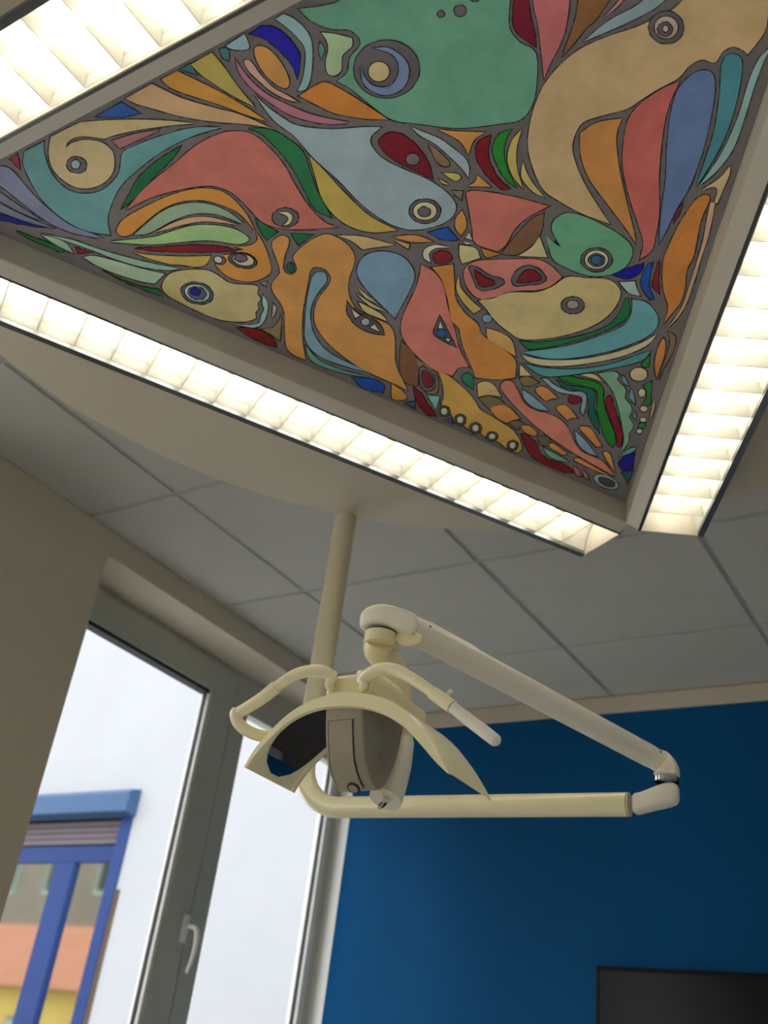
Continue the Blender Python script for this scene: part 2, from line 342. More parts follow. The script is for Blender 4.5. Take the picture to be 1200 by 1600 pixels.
for ang in (150, 30, 270):
    nrm = Vector((math.cos(math.radians(ang)), math.sin(math.radians(ang)), 0)); al = Vector((-nrm.y, nrm.x, 0))
    O = Vector((CT.x, CT.y, 0)) + nrm * RIN
    rot = Matrix((al, nrm, Vector((0, 0, 1)))).transposed().to_euler()
    def L(s, d, z): return O + al * s + nrm * d + Vector((0, 0, z))
    def prism(name, prof, s0, s1, ma, par, bevel=0.0, mit=None):
        n_ = len(prof); V = []
        for s in (s0, s1):
            sg = 1 if s > 0 else -1
            V += [L(s + (sg * mit * d if mit else 0), d, z) for d, z in prof]
        F = [tuple(range(n_ - 1, -1, -1)), tuple(range(n_, 2 * n_))] + [(k, (k + 1) % n_, n_ + (k + 1) % n_, n_ + k) for k in range(n_)]
        return mesh(name, V, F, ma, par, bevel=bevel)
    body = prism('trough', [(WO, ZR), (WO + 0.004, ZR), (WO + 0.004, ZD - 0.002), (-0.004, ZD - 0.002), (-0.004, ZR + 0.02), (0, ZR + 0.02), (0, ZD - 0.008), (WO, ZD - 0.008)], -HL, HL, M['lampbody'], lt)
    # inner rim: sloping underside and the upright wall that frames the painting (mitred where the walls meet)
    k3 = math.sqrt(3)
    prism('rim', [(-WI, ZRI), (0, ZR), (0, ZR + 0.02), (-0.004, ZR + 0.02), (-0.004, ZD - 0.002), (-WI, ZD - 0.002)], -HL + 0.005, HL - 0.005, M['rim'], body, 0.0015)
    prism('inner_lip', [(0, ZR - 0.0005), (0.0052, ZR - 0.0005), (0.0052, ZR + 0.012), (0, ZR + 0.012)], -HL, HL, M['lip'], body)
    prism('side_frame', [(0.0052, ZR + 0.0008), (0.0075, ZR + 0.0008), (0.0075, ZR + 0.016), (0.0052, ZR + 0.016)], -HL + 0.002, HL - 0.002, M['rim'], body)
    prism('outer_lip', [(WO - 0.0085, ZR + 0.0015), (WO + 0.004, ZR - 0.001), (WO + 0.005, ZR + 0.008), (WO - 0.0085, ZR + 0.014)], -HL, HL, M['lip'], body)
    for s in (-1, 1):
        prism('end_cap', [(-0.004, ZR + 0.001), (WO + 0.003, ZR + 0.001), (WO + 0.003, ZD - 0.003), (-0.004, ZD - 0.003)], s * HL - 0.002, s * HL + 0.002, M['rim'], body)
    i0, i1 = 0.0078, WO - 0.009
    prism('reflector', [(i0, ZR + 0.010), (i0 + 0.004, ZR + 0.03), (i0 + 0.018, ZR + 0.058), (i0 + 0.034, ZR + 0.074), (i1 - 0.034, ZR + 0.074), (i1 - 0.018, ZR + 0.058), (i1 - 0.004, ZR + 0.03), (i1, ZR + 0.010),
                       (i1 + 0.001, ZR + 0.010), (i1 - 0.002, ZR + 0.032), (i1 - 0.016, ZR + 0.06), (i1 - 0.033, ZR + 0.077), (i0 + 0.033, ZR + 0.077), (i0 + 0.016, ZR + 0.06), (i0 + 0.002, ZR + 0.032), (i0 - 0.001, ZR + 0.010)],
          -HL + 0.004, HL - 0.004, M['reflector'], body)
    md = (i0 + i1) / 2
    tube('tube', [L(-HL + 0.03, md, ZR + 0.056), L(HL - 0.03, md, ZR + 0.056)], 0.008, M['tube'], body, n=1, smooth_path=False, seg=12)
    nb = 21
    for k in range(nb):
        s = -HL + 0.03 + (2 * HL - 0.06) * (k + 0.5) / nb
        c = L(s, md, ZR + 0.026)
        if blade_me is None:
            hw = (i1 - i0) / 2
            prof = [(-hw, -0.014), (hw, -0.014), (hw - 0.006, 0.006), (hw - 0.014, 0.016), (0.018, 0.016), (0, 0.010), (-0.018, 0.016), (-hw + 0.014, 0.016), (-hw + 0.006, 0.006)]
            V = [(sg * (0.0006 if zq < 0 else 0.0035 + 0.001 * (zq > 0.012)), d, zq) for sg in (-1, 1) for d, zq in prof]; n_ = len(prof)
            F = [tuple(range(n_ - 1, -1, -1)), tuple(range(n_, 2 * n_))] + [(q, (q + 1) % n_, n_ + (q + 1) % n_, n_ + q) for q in range(n_)]
            blade_me = bpy.data.meshes.new('louvre_blade'); blade_me.from_pydata(V, [], F); blade_me.materials.append(M['louvre'])
            bm = bmesh.new(); bm.from_mesh(blade_me); bmesh.ops.recalc_face_normals(bm, faces=bm.faces); bm.to_mesh(blade_me); bm.free()
        o = bpy.data.objects.new('louvre_blade', blade_me); link(o, body, c); o.rotation_euler = rot

# ------------------------------------------------------------------ painted triangular panel
KP = 1.95                                        # paint albedo against the colour it shows in this light
rp = RIN - WI - 0.0005
TRI = [CT + Vector((math.cos(math.radians(a)), math.sin(math.radians(a)))) * 2 * rp for a in (90, 210, 330)]
pan = empty('painted_panel', (CT.x, CT.y, ZP), 'hand painted triangular panel of colourful birds fish and pig faces with grey contours', 'painting')
V = [(p.x, p.y, z) for z in (ZP, ZP + 0.02) for p in TRI]
bd = mesh('board', V, [(0, 1, 2), (5, 4, 3), (0, 3, 4, 1), (1, 4, 5, 2), (2, 5, 3, 0)], M['lead'], pan)
def spline(pts):
    n = len(pts); out = []
    for i in range(n):
        (p1, c1), (p2, c2) = pts[i], pts[(i + 1) % n]; p0 = pts[i - 1][0]; p3 = pts[(i + 2) % n][0]
        if c1: p0 = 2 * p1 - p2
        if c2: p3 = 2 * p2 - p1
        k = max(2, min(8, int((p2 - p1).length / 5)))
        for q in range(k):
            t = q / k
            out.append(0.5 * ((2 * p1) + (p2 - p0) * t + (2 * p0 - 5 * p1 + 4 * p2 - p3) * t * t + (3 * p1 - p0 - 3 * p2 + p3) * t ** 3))
    return out
def area(P): return sum(P[i - 1].x * P[i].y - P[i].x * P[i - 1].y for i in range(len(P))) / 2
def grow(P, d):
    sgn = 1 if area(P) > 0 else -1; n = len(P); out = []
    for i in range(n):
        a, b, c = P[i - 1], P[i], P[(i + 1) % n]
        e1, e2 = (b - a), (c - b)
        if e1.length < 1e-6 or e2.length < 1e-6: out.append(b.copy()); continue
        e1.normalize(); e2.normalize()
        n1, n2 = Vector((e1.y, -e1.x)) * sgn, Vector((e2.y, -e2.x)) * sgn; q = n1 + n2
        if q.length < 0.3: out.append(b + n1 * d * 0.7); continue
        q.normalize(); out.append(b + q * d * random.uniform(0.55, 1.35) / max(0.55, q.dot(n1)))
    return out
def clip(P):
    for i in range(3):
        a, b = TRI[i], TRI[(i + 1) % 3]; e = b - a; nr = Vector((-e.y, e.x)).normalized()
        if (CT - a).dot(nr) < 0: nr = -nr
        out = []
        for k in range(len(P)):
            p, q = P[k - 1], P[k]; dp, dq = (p - a).dot(nr) - 0.0006, (q - a).dot(nr) - 0.0006
            if dq >= 0:
                if dp < 0: out.append(p + (q - p) * (dp / (dp - dq)))
                out.append(q)
            elif dp >= 0: out.append(p + (q - p) * (dp / (dp - dq)))
        P = out
        if len(P) < 3: return []
    return P
from mathutils.geometry import tessellate_polygon
PM = {}
def paint(c):
    if c not in PM:
        l = lin(c); g_ = 0.3 * l[0] + 0.6 * l[1] + 0.1 * l[2]; l = tuple(min(0.93, (v * 0.9 + g_ * 0.1) * KP * t_) for v, t_ in zip(l, (1.0, 1.0, 1.06)))
        ma = PM[c] = mat('paint_%d_%d_%d' % c, l, 0.5, noise=0.20, scale=11, bump=0.4, bscale=38, spec=0.4)
        nt = ma.node_tree; b = nt.nodes['Principled BSDF']; src = b.inputs['Base Color'].links[0].from_socket     # pale brush flecks and scratches
        tc = next(n for n in nt.nodes if n.type == 'TEX_COORD'); mp = nt.nodes.new('ShaderNodeMapping'); mp.inputs['Scale'].default_value = (1, 3.2, 1); mp.inputs['Rotation'].default_value = (0, 0, 0.6)
        n3 = nt.nodes.new('ShaderNodeTexNoise'); n3.inputs['Scale'].default_value = 34; n3.inputs['Detail'].default_value = 7; n3.inputs['Roughness'].default_value = 0.7
        rm = nt.nodes.new('ShaderNodeMapRange'); rm.inputs[1].default_value = 0.58; rm.inputs[2].default_value = 0.74; rm.inputs[4].default_value = 0.30
        mx = nt.nodes.new('ShaderNodeMix'); mx.data_type = 'RGBA'; mx.inputs[7].default_value = (*[min(0.9, v * 1.25 + 0.14) for v in l], 1)
        nt.links.new(tc.outputs['Object'], mp.inputs[0]); nt.links.new(mp.outputs[0], n3.inputs['Vector']); nt.links.new(n3.outputs['Fac'], rm.inputs[0])
        nt.links.new(rm.outputs[0], mx.inputs[0]); nt.links.new(src, mx.inputs[6]); nt.links.new(mx.outputs[2], b.inputs['Base Color'])
    return PM[c]
def field(level, col, pts):
    V, F, FM = [], [], []
    for d, dz, mi in ((1.75, 0.0004, 1), (0.0, 0.0011, 0)):
        z = ZP - level * 0.0012 - dz
        P = [Vector(PZ(p.x, p.y, z)[:2]) for p in (grow(pts, d) if d else pts)]
        P = clip(P)
        if not P: return None
        k = len(V); V += [(p.x, p.y, z) for p in P]
        for t in tessellate_polygon([[Vector((p.x, p.y, 0)) for p in P]]):
            a, b, c = (P[i] for i in t)
            if (b - a).x * (c - a).y - (b - a).y * (c - a).x > 0: t = t[::-1]
            F.append(tuple(i + k for i in t)); FM.append(mi)
        if d == 0.0:                             # give the field an edge so that it stands proud of the contour
            n_ = len(P); k2 = len(V); V += [(p.x, p.y, z + 0.0012) for p in P]
            for q in range(n_): F.append((k + q, k + (q + 1) % n_, k2 + (q + 1) % n_, k2 + q)); FM.append(0)
    return mesh('painted_field', V, F, None, bd if False else pan, mats=[paint(col), M['edge']], fmat=FM)
CELLS = """# level color | points (x,y with ! for a corner) ; or E cx cy rx ry tilt
0 86,138,136|38,237! 36,255 43,273 57,300 75,322 100,343 133,360 172,367! 168,345 172,325 187,293 213,267 253,237 300,213 347,199! 300,200 250,213 213,227 192,238 188,260 182,277 160,297 133,303 107,297 87,280 75,260 68,233 69,221!
0 178,158,108|79,214! 76,240 82,263 97,280 117,292 140,294 163,285 177,267 178,243 170,230 157,222 143,219 127,219 110,225 102,232! 106,222 117,215 133,213 150,215 163,217! 180,211 217,203 267,196 305,193! 267,189 217,187 167,188 125,191!
1 92,86,88|E 120 258 15 12 10
2 135,152,146|E 118 257 6.5 6.5 0
0 20,80,150|150,182! 190,160! 218,177! 187,183
0 150,100,95|175,220! 213,209 253,202! 220,217 187,232!
0 190,148,100|196,154! 237,131! 283,153 333,168 375,179 423,200! 383,194 333,190 283,182 240,170 215,163
0 200,130,30|252,124! 277,111! 310,127 350,147 385,168 418,190! 383,179 350,166 310,153 280,143 262,134
0 170,150,60|298,101! 331,82! 350,105 375,140 398,167! 370,153 345,138 320,121 308,111
0 50,110,110|282,108! 297,100! 308,117!
0 55,115,115|343,77! 352,75 358,83 357,95! 348,90
0 140,170,175|353,72! 382,53! 389,70 387,77 370,78 360,76
0 20,15,150|390,53! 410,41 433,45 453,62 467,83 468,103 464,122! 457,103 443,85 423,67 407,58
0 130,165,165|430,30! 443,22! 460,30 478,47 487,67 488,93 485,123 477,140 465,142! 472,127 477,100 476,75 463,57 447,42
0 200,130,50|397,78 403,72 417,75 433,90 447,112 452,130 447,138 433,133 415,117 402,97
0 195,140,120|381,97 387,93 395,100 407,117 427,137 447,148 467,160! 447,155 423,142 403,125 388,110
0 165,100,120|368,92! 377,107 395,129 420,149 453,165 490,180 547,192! 517,194 483,189 450,178 417,157 390,135 373,112
0 190,115,20|467,150! 497,132 513,130 550,150 607,187! 567,185 523,177 493,163
0 92,150,120|467,14! 487,33 517,45 547,47 563,63 560,75 547,90 543,113 527,127! 550,140 583,167 613,187 650,193 717,200 783,193 813,187 830,167 838,133 837,83 813,67 797,47 795,20 800,-30! 800,-120! 690,-120! 600,-55 537,-3 505,9
0 150,175,130|502,51! 523,53 550,60! 550,72 535,87 533,110 523,118 512,115 509,97 513,77 510,63
0 70,130,115|500,67 507,77 502,93! 498,80
1 92,86,88|E 604 108 51 45 0
2 105,125,160|583,75! 607,75 630,90 639,110 632,135 610,148 587,145 568,130 563,103! 570,121 581,133 597,137 613,132 623,113 620,93 607,82
2 215,165,110|E 592 112 16 15 0
1 100,88,92|E 719 17 9 8.5 0
1 100,88,92|E 689 22 5 4.5 0
1 80,90,85|E 742 -2 6 4 0
0 110,0,35|805,-30! 822,-30! 828,20 835,50 837,73! 815,57 803,42 802,15
0 180,95,95|828,-60! 834,10 840,35 845,75 850,123! 862,95 875,70 886,33 896,-60!
0 130,85,40|909,-50! 902,15 893,48 879,88! 898,66 917,43 936,24 985,-50!
0 190,120,130|941,30! 958,12 990,-25! 970,5
0 130,150,155|912,65! 937,43 960,27 1000,5 1045,-40! 1070,-30! 1030,8 990,31 945,51
0 185,155,105|1067,0 1007,37 950,57 910,75 877,100 850,133 835,167 827,200 825,230 832,260 848,295 875,315 910,334 953,350! 933,320 913,287 900,257 894,230 900,207 913,190 943,180 980,170 1000,157 1027,140 1060,122 1077,103 1097,93 1117,98 1130,80 1147,73 1163,80 1168,85! 1183,67 1197,43 1202,0 1210,-60 1170,-110 1110,-90
1 92,86,88|E 1041 43 27 25 0
2 172,150,134|E 1041 43 18 17 0
3 92,86,88|E 1039 46 11 10.5 0
4 180,160,145|E 1040 45 4 4.5 0
0 195,125,50|907,208! 933,192 972,185! 963,213 967,260 977,307 990,360 993,380! 980,360 950,320 923,283 910,253 906,227
0 185,90,80|1062,127! 1033,140 1000,163 982,187 975,217 973,260 983,307 997,350 1005,380 1000,405! 1018,392 1024,370 1030,333 1030,267 1037,200 1047,160
0 90,115,155|1097,110 1113,115 1117,140 1110,187 1097,240 1077,293 1057,327 1040,363 1030,380! 1033,333 1040,283 1042,233 1047,183 1058,143 1077,120
0 60,130,140|1140,85 1158,92 1157,127 1143,187 1120,240 1087,293! 1103,247 1117,200 1125,143 1128,100
0 130,165,160|1240,20! 1200,77 1186,92 1170,127 1153,183 1127,240 1093,290! 1120,267 1147,230 1167,173 1183,123 1205,75 1250,25!
0 215,160,110|1141,259! 1124,279 1097,297! 1116,292 1121,299 1116,316! 1121,318! 1131,294 1140,272
0 185,115,30|1105,305 1109,312 1096,342 1088,380 1083,402 1073,422 1070,450 1063,473 1047,493 1038,505! 1044,480 1037,455 1035,430 1037,405 1045,385 1060,353 1083,317 1097,306
0 205,150,120|1110,316! 1117,317! 1113,342 1106,372 1096,402 1086,436 1073,473 1060,495 1044,512! 1057,494 1068,474 1077,446 1088,412 1098,378 1104,345
0 110,30,60|1068,316! 1062,333 1053,349! 1056,333
0 10,0,140|958,430! 973,422 1005,412! 1002,423 985,435 973,434
0 10,70,150|1012,413! 1019,411! 1016,427 1014,447 1022,467! 1016,468! 1005,453 1001,442 1005,427
0 120,20,35|1030,405! 1025,423 1020,447 1030,458! 1029,435
0 145,175,165|968,441! 992,440! 995,452 1000,462! 983,458
0 90,155,115|867,343 887,333 917,340 957,360 983,380 988,397 977,417 950,430 917,430 883,417 863,403 853,367! 863,378 877,387! 867,370 862,357
1 92,86,88|E 932 406 24 18 0
2 200,180,150|E 932 406 18 14 0
3 88,88,95|E 932 406 12 9.5 0
4 40,90,130|E 932 406 8 6.5 0
0 185,165,105|748,470! 775,463 800,457 837,457 863,448 887,433 917,435 950,437 967,450 968,467 950,493 917,513 867,527 817,530 793,517 773,500 760,483
1 92,86,88|E 895 477 17.5 12.5 0
2 150,140,120|E 895 476 8.5 6 0
0 195,110,95|725,423 735,412 755,407 813,405 840,406 860,415 878,433! 860,447 840,453 813,454 788,458 768,467 750,467 737,458 727,442
1 92,86,88|733,418 743,417 763,430 780,434 788,442 773,450 755,454 745,448 740,435
2 115,5,25|742,422 755,432 772,440 770,445 757,448 748,443
1 92,86,88|800,440 803,428 822,415 840,420 852,433 847,442 813,446 807,447
2 115,5,25|810,437 822,423 835,423 845,433 840,438 812,441
0 185,100,85|728,302! 743,298 800,307 857,322! 820,343 803,360 790,383 777,393! 743,380 738,357 732,323
0 115,80,50|850,333! 830,343 807,367 783,397! 810,397 837,377 847,357
0 165,115,30|752,388! 782,397! 760,402
0 205,175,115|718,383! 743,388 750,403! 722,412! 718,400
0 190,175,160|733,363! 738,375! 727,372!
0 180,170,155|723,377! 739,381! 728,382!
0 200,170,115|843,370! 855,402! 810,400! 830,387
0 200,125,40|722,329! 728,343 728,357 720,368! 712,357 712,342
0 15,75,150|670,363! 700,355! 707,365 717,375! 693,375 678,368
0 115,105,85|707,298! 723,299! 721,312! 712,305
0 195,130,50|683,202! 708,205 758,207! 740,220 732,242! 720,222 700,210
0 195,135,60|746,274! 767,292! 730,291! 742,285
0 115,0,20|767,212! 750,220 743,235 747,253 760,273 783,295 797,295! 780,280 767,258 762,238
0 10,125,25|800,202! 780,210 770,230 775,253 790,280 807,293! 792,263 787,237 792,213
0 180,160,70|815,202! 800,220 793,247 800,273 817,295! 808,263 807,233
0 185,165,95|817,252! 815,277 833,300 850,308! 833,287 823,270
0 140,160,165|397,147! 413,163 440,183 467,197 517,202 567,199 595,199! 580,213 580,227 597,247 627,263 667,280 697,300 712,320 708,337 690,350 660,358 630,357 597,343 563,317 530,283 490,247 460,213 427,187
1 92,86,88|E 664 330 24 18.5 0
2 195,180,135|E 664 330 18 13.5 0
3 95,84,84|E 663 331 9 7 0
0 110,0,25|592,220 607,208 627,210 650,227 667,250 677,280! 650,267 617,250 597,233
1 110,95,100|E 645 249 10 8.5 0
0 130,105,75|669,224! 683,235 702,253 698,260 683,253
0 145,165,165|642,198! 663,207 687,217 708,232 727,248 733,263 732,278! 723,265 703,245 680,225 657,212
0 180,165,80|692,270! 715,272 720,278 713,283 705,280
0 180,165,90|686,280! 703,289! 692,287
0 178,97,82|197,328! 227,293 267,260 307,227 340,210 367,205 395,210 427,237 447,263 463,293 483,323 507,347 527,355! 483,358 440,357 410,347 390,327 370,307 350,295 323,290 277,297 233,310
1 92,84,86|E 446 340 20 14.5 0
2 195,180,140|435,332! 450,332 457,340 452,350 443,352! 451,343 446,336
0 20,105,60|387,200! 423,203 450,217 473,237 483,263 493,293 507,320 518,340! 493,327 477,300 460,267 437,237 410,210
0 175,150,55|483,243! 507,267 537,300 577,337 620,360! 583,363 550,355 523,337 503,310 493,277
0 0,90,50|283,228! 247,250 217,277 200,307 188,327! 213,307 240,277 267,250
0 195,125,30|182,360 193,343 227,323 267,305 307,295 340,297 363,310 385,335 399,362! 388,348 373,333 350,322 317,313 283,315 253,327 227,347 203,367 188,368
0 195,125,35|399,362! 405,370 413,384 420,403 424,422 417,431 402,438 387,440 368,437 353,430 341,419 337,413! 349,414 354,407 350,401 343,399! 357,398! 372,392 383,390! 366,385! 385,385 398,380 403,372
1 80,70,70|E 379 407 22 11 12
2 205,175,140|E 380 406 16.5 8.5 12
3 95,84,84|E 376 403 9.5 5.5 10
0 190,190,185|E 341 406 6 4.5 20
0 130,155,125|210,367! 225,353 247,335 270,323 300,317 330,320 358,332 382,351! 355,340 333,334 303,334 273,343 247,357 230,365
0 200,145,105|243,363! 267,350 293,341 320,339 345,343 372,352! 347,348 317,346 287,351 263,358
0 140,175,110|170,378! 217,373 242,370 267,362 300,353 333,352 363,357 383,367 389,375 377,381 358,380 333,376 308,376 275,379 233,382
0 120,0,20|210,388! 250,386 300,383 342,385 368,391! 342,393 300,394 250,392
0 180,150,60|207,393! 230,398 280,401 329,400! 323,412 308,417 285,414 263,412 230,403
0 130,165,145|62,363! 80,368 113,375 147,387 180,397 230,410 281,420! 260,422 222,417 180,405 147,392 113,380
0 150,175,145|130,402! 147,400 180,408 222,420 257,428! 242,443! 222,440 188,430 155,417
0 145,170,145|65,367! 85,372 103,380 115,396! 98,388 80,378
0 120,15,35|118,387! 143,394! 122,396!
0 20,105,50|25,360! 55,372 83,382 103,392! 95,394! 75,385 45,372
0 20,110,45|160,422! 197,440 230,450 248,452! 255,463! 227,453 195,440
0 110,115,140|-5,260! 13,262 27,275 50,302 80,330 107,350 138,363 163,372! 142,370 108,362 75,347 42,323 17,303 -5,287 -45,268!
0 105,105,125|-40,270! 0,301 25,318 67,346! 30,331 0,314 -40,288!
0 100,110,125|-40,302! 0,319 40,338 88,358! 40,346 0,331 -40,316!
0 20,15,110|-40,322! 0,335 33,343 73,356! 42,352 0,343 -40,332!
0 130,30,45|16,249! 27,240! 32,265!
0 175,160,105|253,447 263,430 283,423 320,422 340,430 360,443 398,446 404,450! 402,460 407,467 402,475 404,482 399,488 400,497! 387,502 360,502 335,497 302,483 277,470 260,460
1 85,84,90|E 308 458 25 16 15
2 165,185,180|E 308 458 19.5 12.5 15
3 75,90,110|E 308 458 14 9 15
4 15,20,120|E 305 456 7.5 5.5 10
0 135,175,165|411,461! 418,473 417,490 410,505 397,512 367,507! 390,508 405,505 408,493 413,483 410,475
0 165,145,125|427,475! 432,481! 429,492 425,497!
0 130,115,95|407,442! 417,440! 416,447!
0 125,105,65|440,487! 439,510 437,532! 423,522 410,515 427,512! 437,500
0 115,5,15|370,512! 390,513 410,518 427,530 432,542! 410,535 385,522
0 0,100,55|400,343! 433,362! 417,375! 407,360
0 0,100,55|455,365! 488,367! 467,382! 461,375
0 200,130,50|425,385 428,375 440,368 450,372 451,382 445,398 442,418 447,427 457,429 464,422 462,412 458,403 465,392 487,375 510,366 530,373 547,387 554,402 552,417 546,433 544,453 548,470 557,483 573,493 603,505 614,517 617,537 618,567 627,590 637,610! 610,597 567,577 537,557 510,533 493,507 492,483 500,463 513,447 517,433 507,420 493,417 485,423 480,447 473,487 472,527 477,562! 460,555 448,543 445,517 443,483 427,457 425,443 437,427 435,413
1 80,74,76|543,472! 550,480 565,492 587,502 597,513 600,523! 582,520 562,512 548,498 542,485
2 190,180,150|550,484! 562,493! 555,497!
2 190,180,150|579,512! 585,507! 593,518!
2 145,155,150|E 571 503 6 5 0
0 180,165,95|560,472! 582,483 597,492 605,502! 587,495 570,487
0 180,165,115|558,449! 573,461 590,474! 572,466
0 175,160,115|555,457! 577,472 603,487! 578,478
0 5,80,55|E 454 418 5 7.5 -15
0 105,140,160|558,420 570,400 597,393 627,400 645,420 647,437 637,460 617,497! 600,480 577,457 562,437
0 190,105,90|658,413! 680,427 693,447 698,473 705,500 710,513 717,543 732,573! 716,575 707,587! 677,577 643,547 627,520 630,493 647,457 655,433
1 80,74,78|687,493! 697,513 712,542! 690,530 678,520
2 25,85,140|E 690 521 7 6 0
2 190,185,175|688,502! 692,513! 685,513!
2 190,185,185|696,529! 704,530! 700,534!
0 105,140,155|488,433 497,425 508,427 510,440 497,457 487,477 485,500 493,527 517,553 577,582! 543,573 500,557 478,533 477,500 480,467
0 85,145,130|478,540! 497,562 530,577 580,590! 537,583 497,570 482,557
0 10,70,155|550,590! 583,593 600,603 598,613! 570,607
0 195,130,40|612,600! 627,610 636,620 630,625 613,623 612,610
0 205,155,95|527,368! 567,370 617,383! 583,387 567,390! 550,377
0 195,125,55|613,370! 650,368 677,378! 643,378
0 200,145,80|615,375! 640,382! 638,389!
0 205,185,150|703,387! 680,383 663,390 662,403 673,410! 670,397 680,388
0 120,5,20|677,397 693,392 705,398 703,408 687,412 678,407
0 190,120,35|675,418! 708,413! 710,443 712,467 727,490 747,507 753,523 783,543 805,563 805,590! 777,593 743,590! 737,573 723,540 717,513 705,500 700,470 690,437
0 205,155,70|717,430! 720,450 737,470 752,483! 740,490! 722,470 713,450
0 110,140,165|E 761 498 7 6 0
0 205,145,65|760,513! 783,520 800,533 806,557! 783,543 763,530
0 10,105,55|813,533! 837,535 883,530 933,517 963,497 978,467 983,473 982,493 960,510 917,527 867,540 827,545
0 85,150,155|988,468! 1010,473 1027,493 1025,513 1003,530 957,547 903,558 857,560 813,550! 837,548 890,540 943,523 977,507 987,487
0 200,175,130|1027,522! 1010,540 970,557 917,568 867,572 830,567 815,555! 850,562 903,562 957,552 1000,537
0 65,140,140|818,568! 850,575 900,577 950,570 1017,548! 1003,563 967,573 917,582 867,588 843,585
0 190,170,110|813,570! 830,587! 812,587!
0 125,100,50|812,592! 823,588 842,597! 832,602 817,602
0 195,125,45|837,608 845,604 855,607 872,622! 862,623 853,627! 840,615
0 195,125,45|869,637 877,633 887,635 902,653! 893,653 887,657! 873,643
0 190,122,45|905,668 917,667 925,672 940,697! 932,698! 920,685
0 190,125,50|942,707! 952,708 961,737! 950,722
0 115,145,160|816,609! 830,618 845,630 858,642! 837,638 822,627 817,617
0 115,145,165|898,673! 913,687 933,712! 917,707 903,693
0 190,110,85|782,605 788,596 801,597 812,617 819,630 835,641 858,647 876,656 889,671 896,688 908,705 925,713 940,720 950,730 960,744! 940,733 905,713 872,692 840,668 810,640 793,621
0 125,150,155|847,592! 855,592 867,602 890,612 907,612 916,618 915,635 911,649! 907,640 910,628 908,620 893,616 872,612 858,602
0 115,0,20|E 898 624 10 6.5 0
0 0,90,70|868,593! 887,602 908,605 925,608 930,618 928,637 933,653 937,677! 927,663 920,648 920,628 915,613 897,608 878,603
0 10,115,15|872,590! 890,588 908,592 930,597 942,607 942,627 948,648 958,673 962,690 957,698! 947,687 940,667 933,640 935,620 930,608 907,602 888,597
0 185,165,110|907,586! 923,584 933,588 942,598! 930,592
0 110,158,122|935,584! 950,581 963,582 967,587 964,593 972,602 978,610 976,622 985,633 987,643 983,652 989,662 988,670 982,678 982,690 968,710! 975,690 973,670 967,640 960,617 950,600
0 120,0,30|948,622 954,618 958,633 967,660 973,678 970,695 965,697 963,678 955,655 947,633
0 80,145,130|968,713! 982,702 995,699! 987,707
0 10,0,120|967,723 977,713 992,707! 988,732 982,737! 970,732
0 0,80,75|972,738! 989,736! 981,755!
0 120,160,150|E 947 753 20 9 22
1 60,50,55|E 948 753 13 5 22
0 150,95,95|896,728! 904,734 908,744! 900,742
0 150,95,95|910,733! 917,741 920,749! 913,745
0 115,5,15|815,678 825,682 838,693 843,707 855,717 875,723 892,732 898,739! 880,737 855,727 833,715 823,700
0 95,155,135|850,700! 863,707 890,722! 867,718 855,710
0 185,120,45|814,666! 826,665 840,676! 835,682! 820,675
0 185,120,45|857,696! 864,693 886,708! 881,711 864,702
0 185,120,55|897,719! 904,716 936,734 958,746! 932,736 908,725
0 115,75,40|627,533! 647,553 653,577 652,603! 633,597 625,577 625,553
0 125,105,70|650,560! 670,573 683,590 683,613 670,615 657,603 655,583
1 92,86,88|656,574 668,577 679,590 679,605 668,611 658,603
2 115,0,20|660,580 670,583 677,597 670,605 662,600
0 110,0,20|646,604! 658,615 667,630 682,650! 667,647 652,630 648,617
0 100,165,150|668,618! 687,620! 681,640!
0 40,80,130|633,630! 647,628! 648,637!
0 40,80,130|695,656! 705,654! 707,663!
0 200,145,50|685,581! 700,587 717,600 733,615 742,627 750,640 767,650 783,660 800,671 812,688 815,702 808,707! 794,702 778,690 760,685 750,675 733,671 723,664 710,660! 705,647 690,633 693,622 692,602
1 85,78,72|E 694 643 8.5 8 0
2 190,190,165|E 694 643 4.8 5 0
1 85,78,72|E 719 656 8.5 8 0
2 190,190,165|E 719 656 4.8 5 0
1 85,78,72|E 743 669 9 8 0
2 190,190,165|E 743 669 4.8 5 0
1 85,78,72|E 769 682 8.5 6.5 0
2 190,190,165|E 769 682 5 4 0
1 85,78,72|E 801 696 8 7.5 0
2 190,190,165|E 801 696 4.5 4.8 0
0 0,110,65|721,590 730,583 739,590 739,608! 728,600
0 195,155,90|746,600! 758,596 772,602 783,620! 763,617 747,620!
0 105,90,55|749,623! 763,619 780,624 792,634! 775,632 765,640!
0 190,120,40|766,638 780,633 796,637 812,654! 800,657 792,661! 777,653
0 100,90,60|796,660! 808,657 820,663! 814,666 808,672!
0 90,90,60|840,682! 854,682 860,690 854,697! 844,694
0 190,170,120|E 998 585 13 10 0
0 190,175,140|E 1003 614 5.2 6 0
0 190,165,135|E 1006 639 5.5 4 0
0 185,185,165|E 1005 656 4.5 3 0
0 195,195,165|E 999 674 4 3 0
0 20,115,40|1015,555! 1014,573! 1007,574! 1003,569
0 20,115,40|1005,602! 1018,596! 1016,632! 1003,633! 1011,620 1009,607
0 20,105,45|999,662! 1009,661! 1007,669! 998,669!
0 85,130,140|972,587! 977,591 983,603! 974,598
0 85,130,140|987,607! 992,624 992,631! 983,621
0 85,130,140|993,644! 994,657! 989,650
0 180,115,45|1037,529! 1040,537 1038,555 1032,574 1026,591! 1023,574 1025,555 1031,537
0 120,95,75|1044,518! 1054,525 1055,536 1049,555 1036,577 1028,596! 1036,571 1043,552 1047,534
0 160,145,120|1022,624! 1023,635 1019,649 1015,656! 1017,644
0 120,160,165|500,-8! 560,-45 640,-95 650,-130! 590,-100 530,-60!
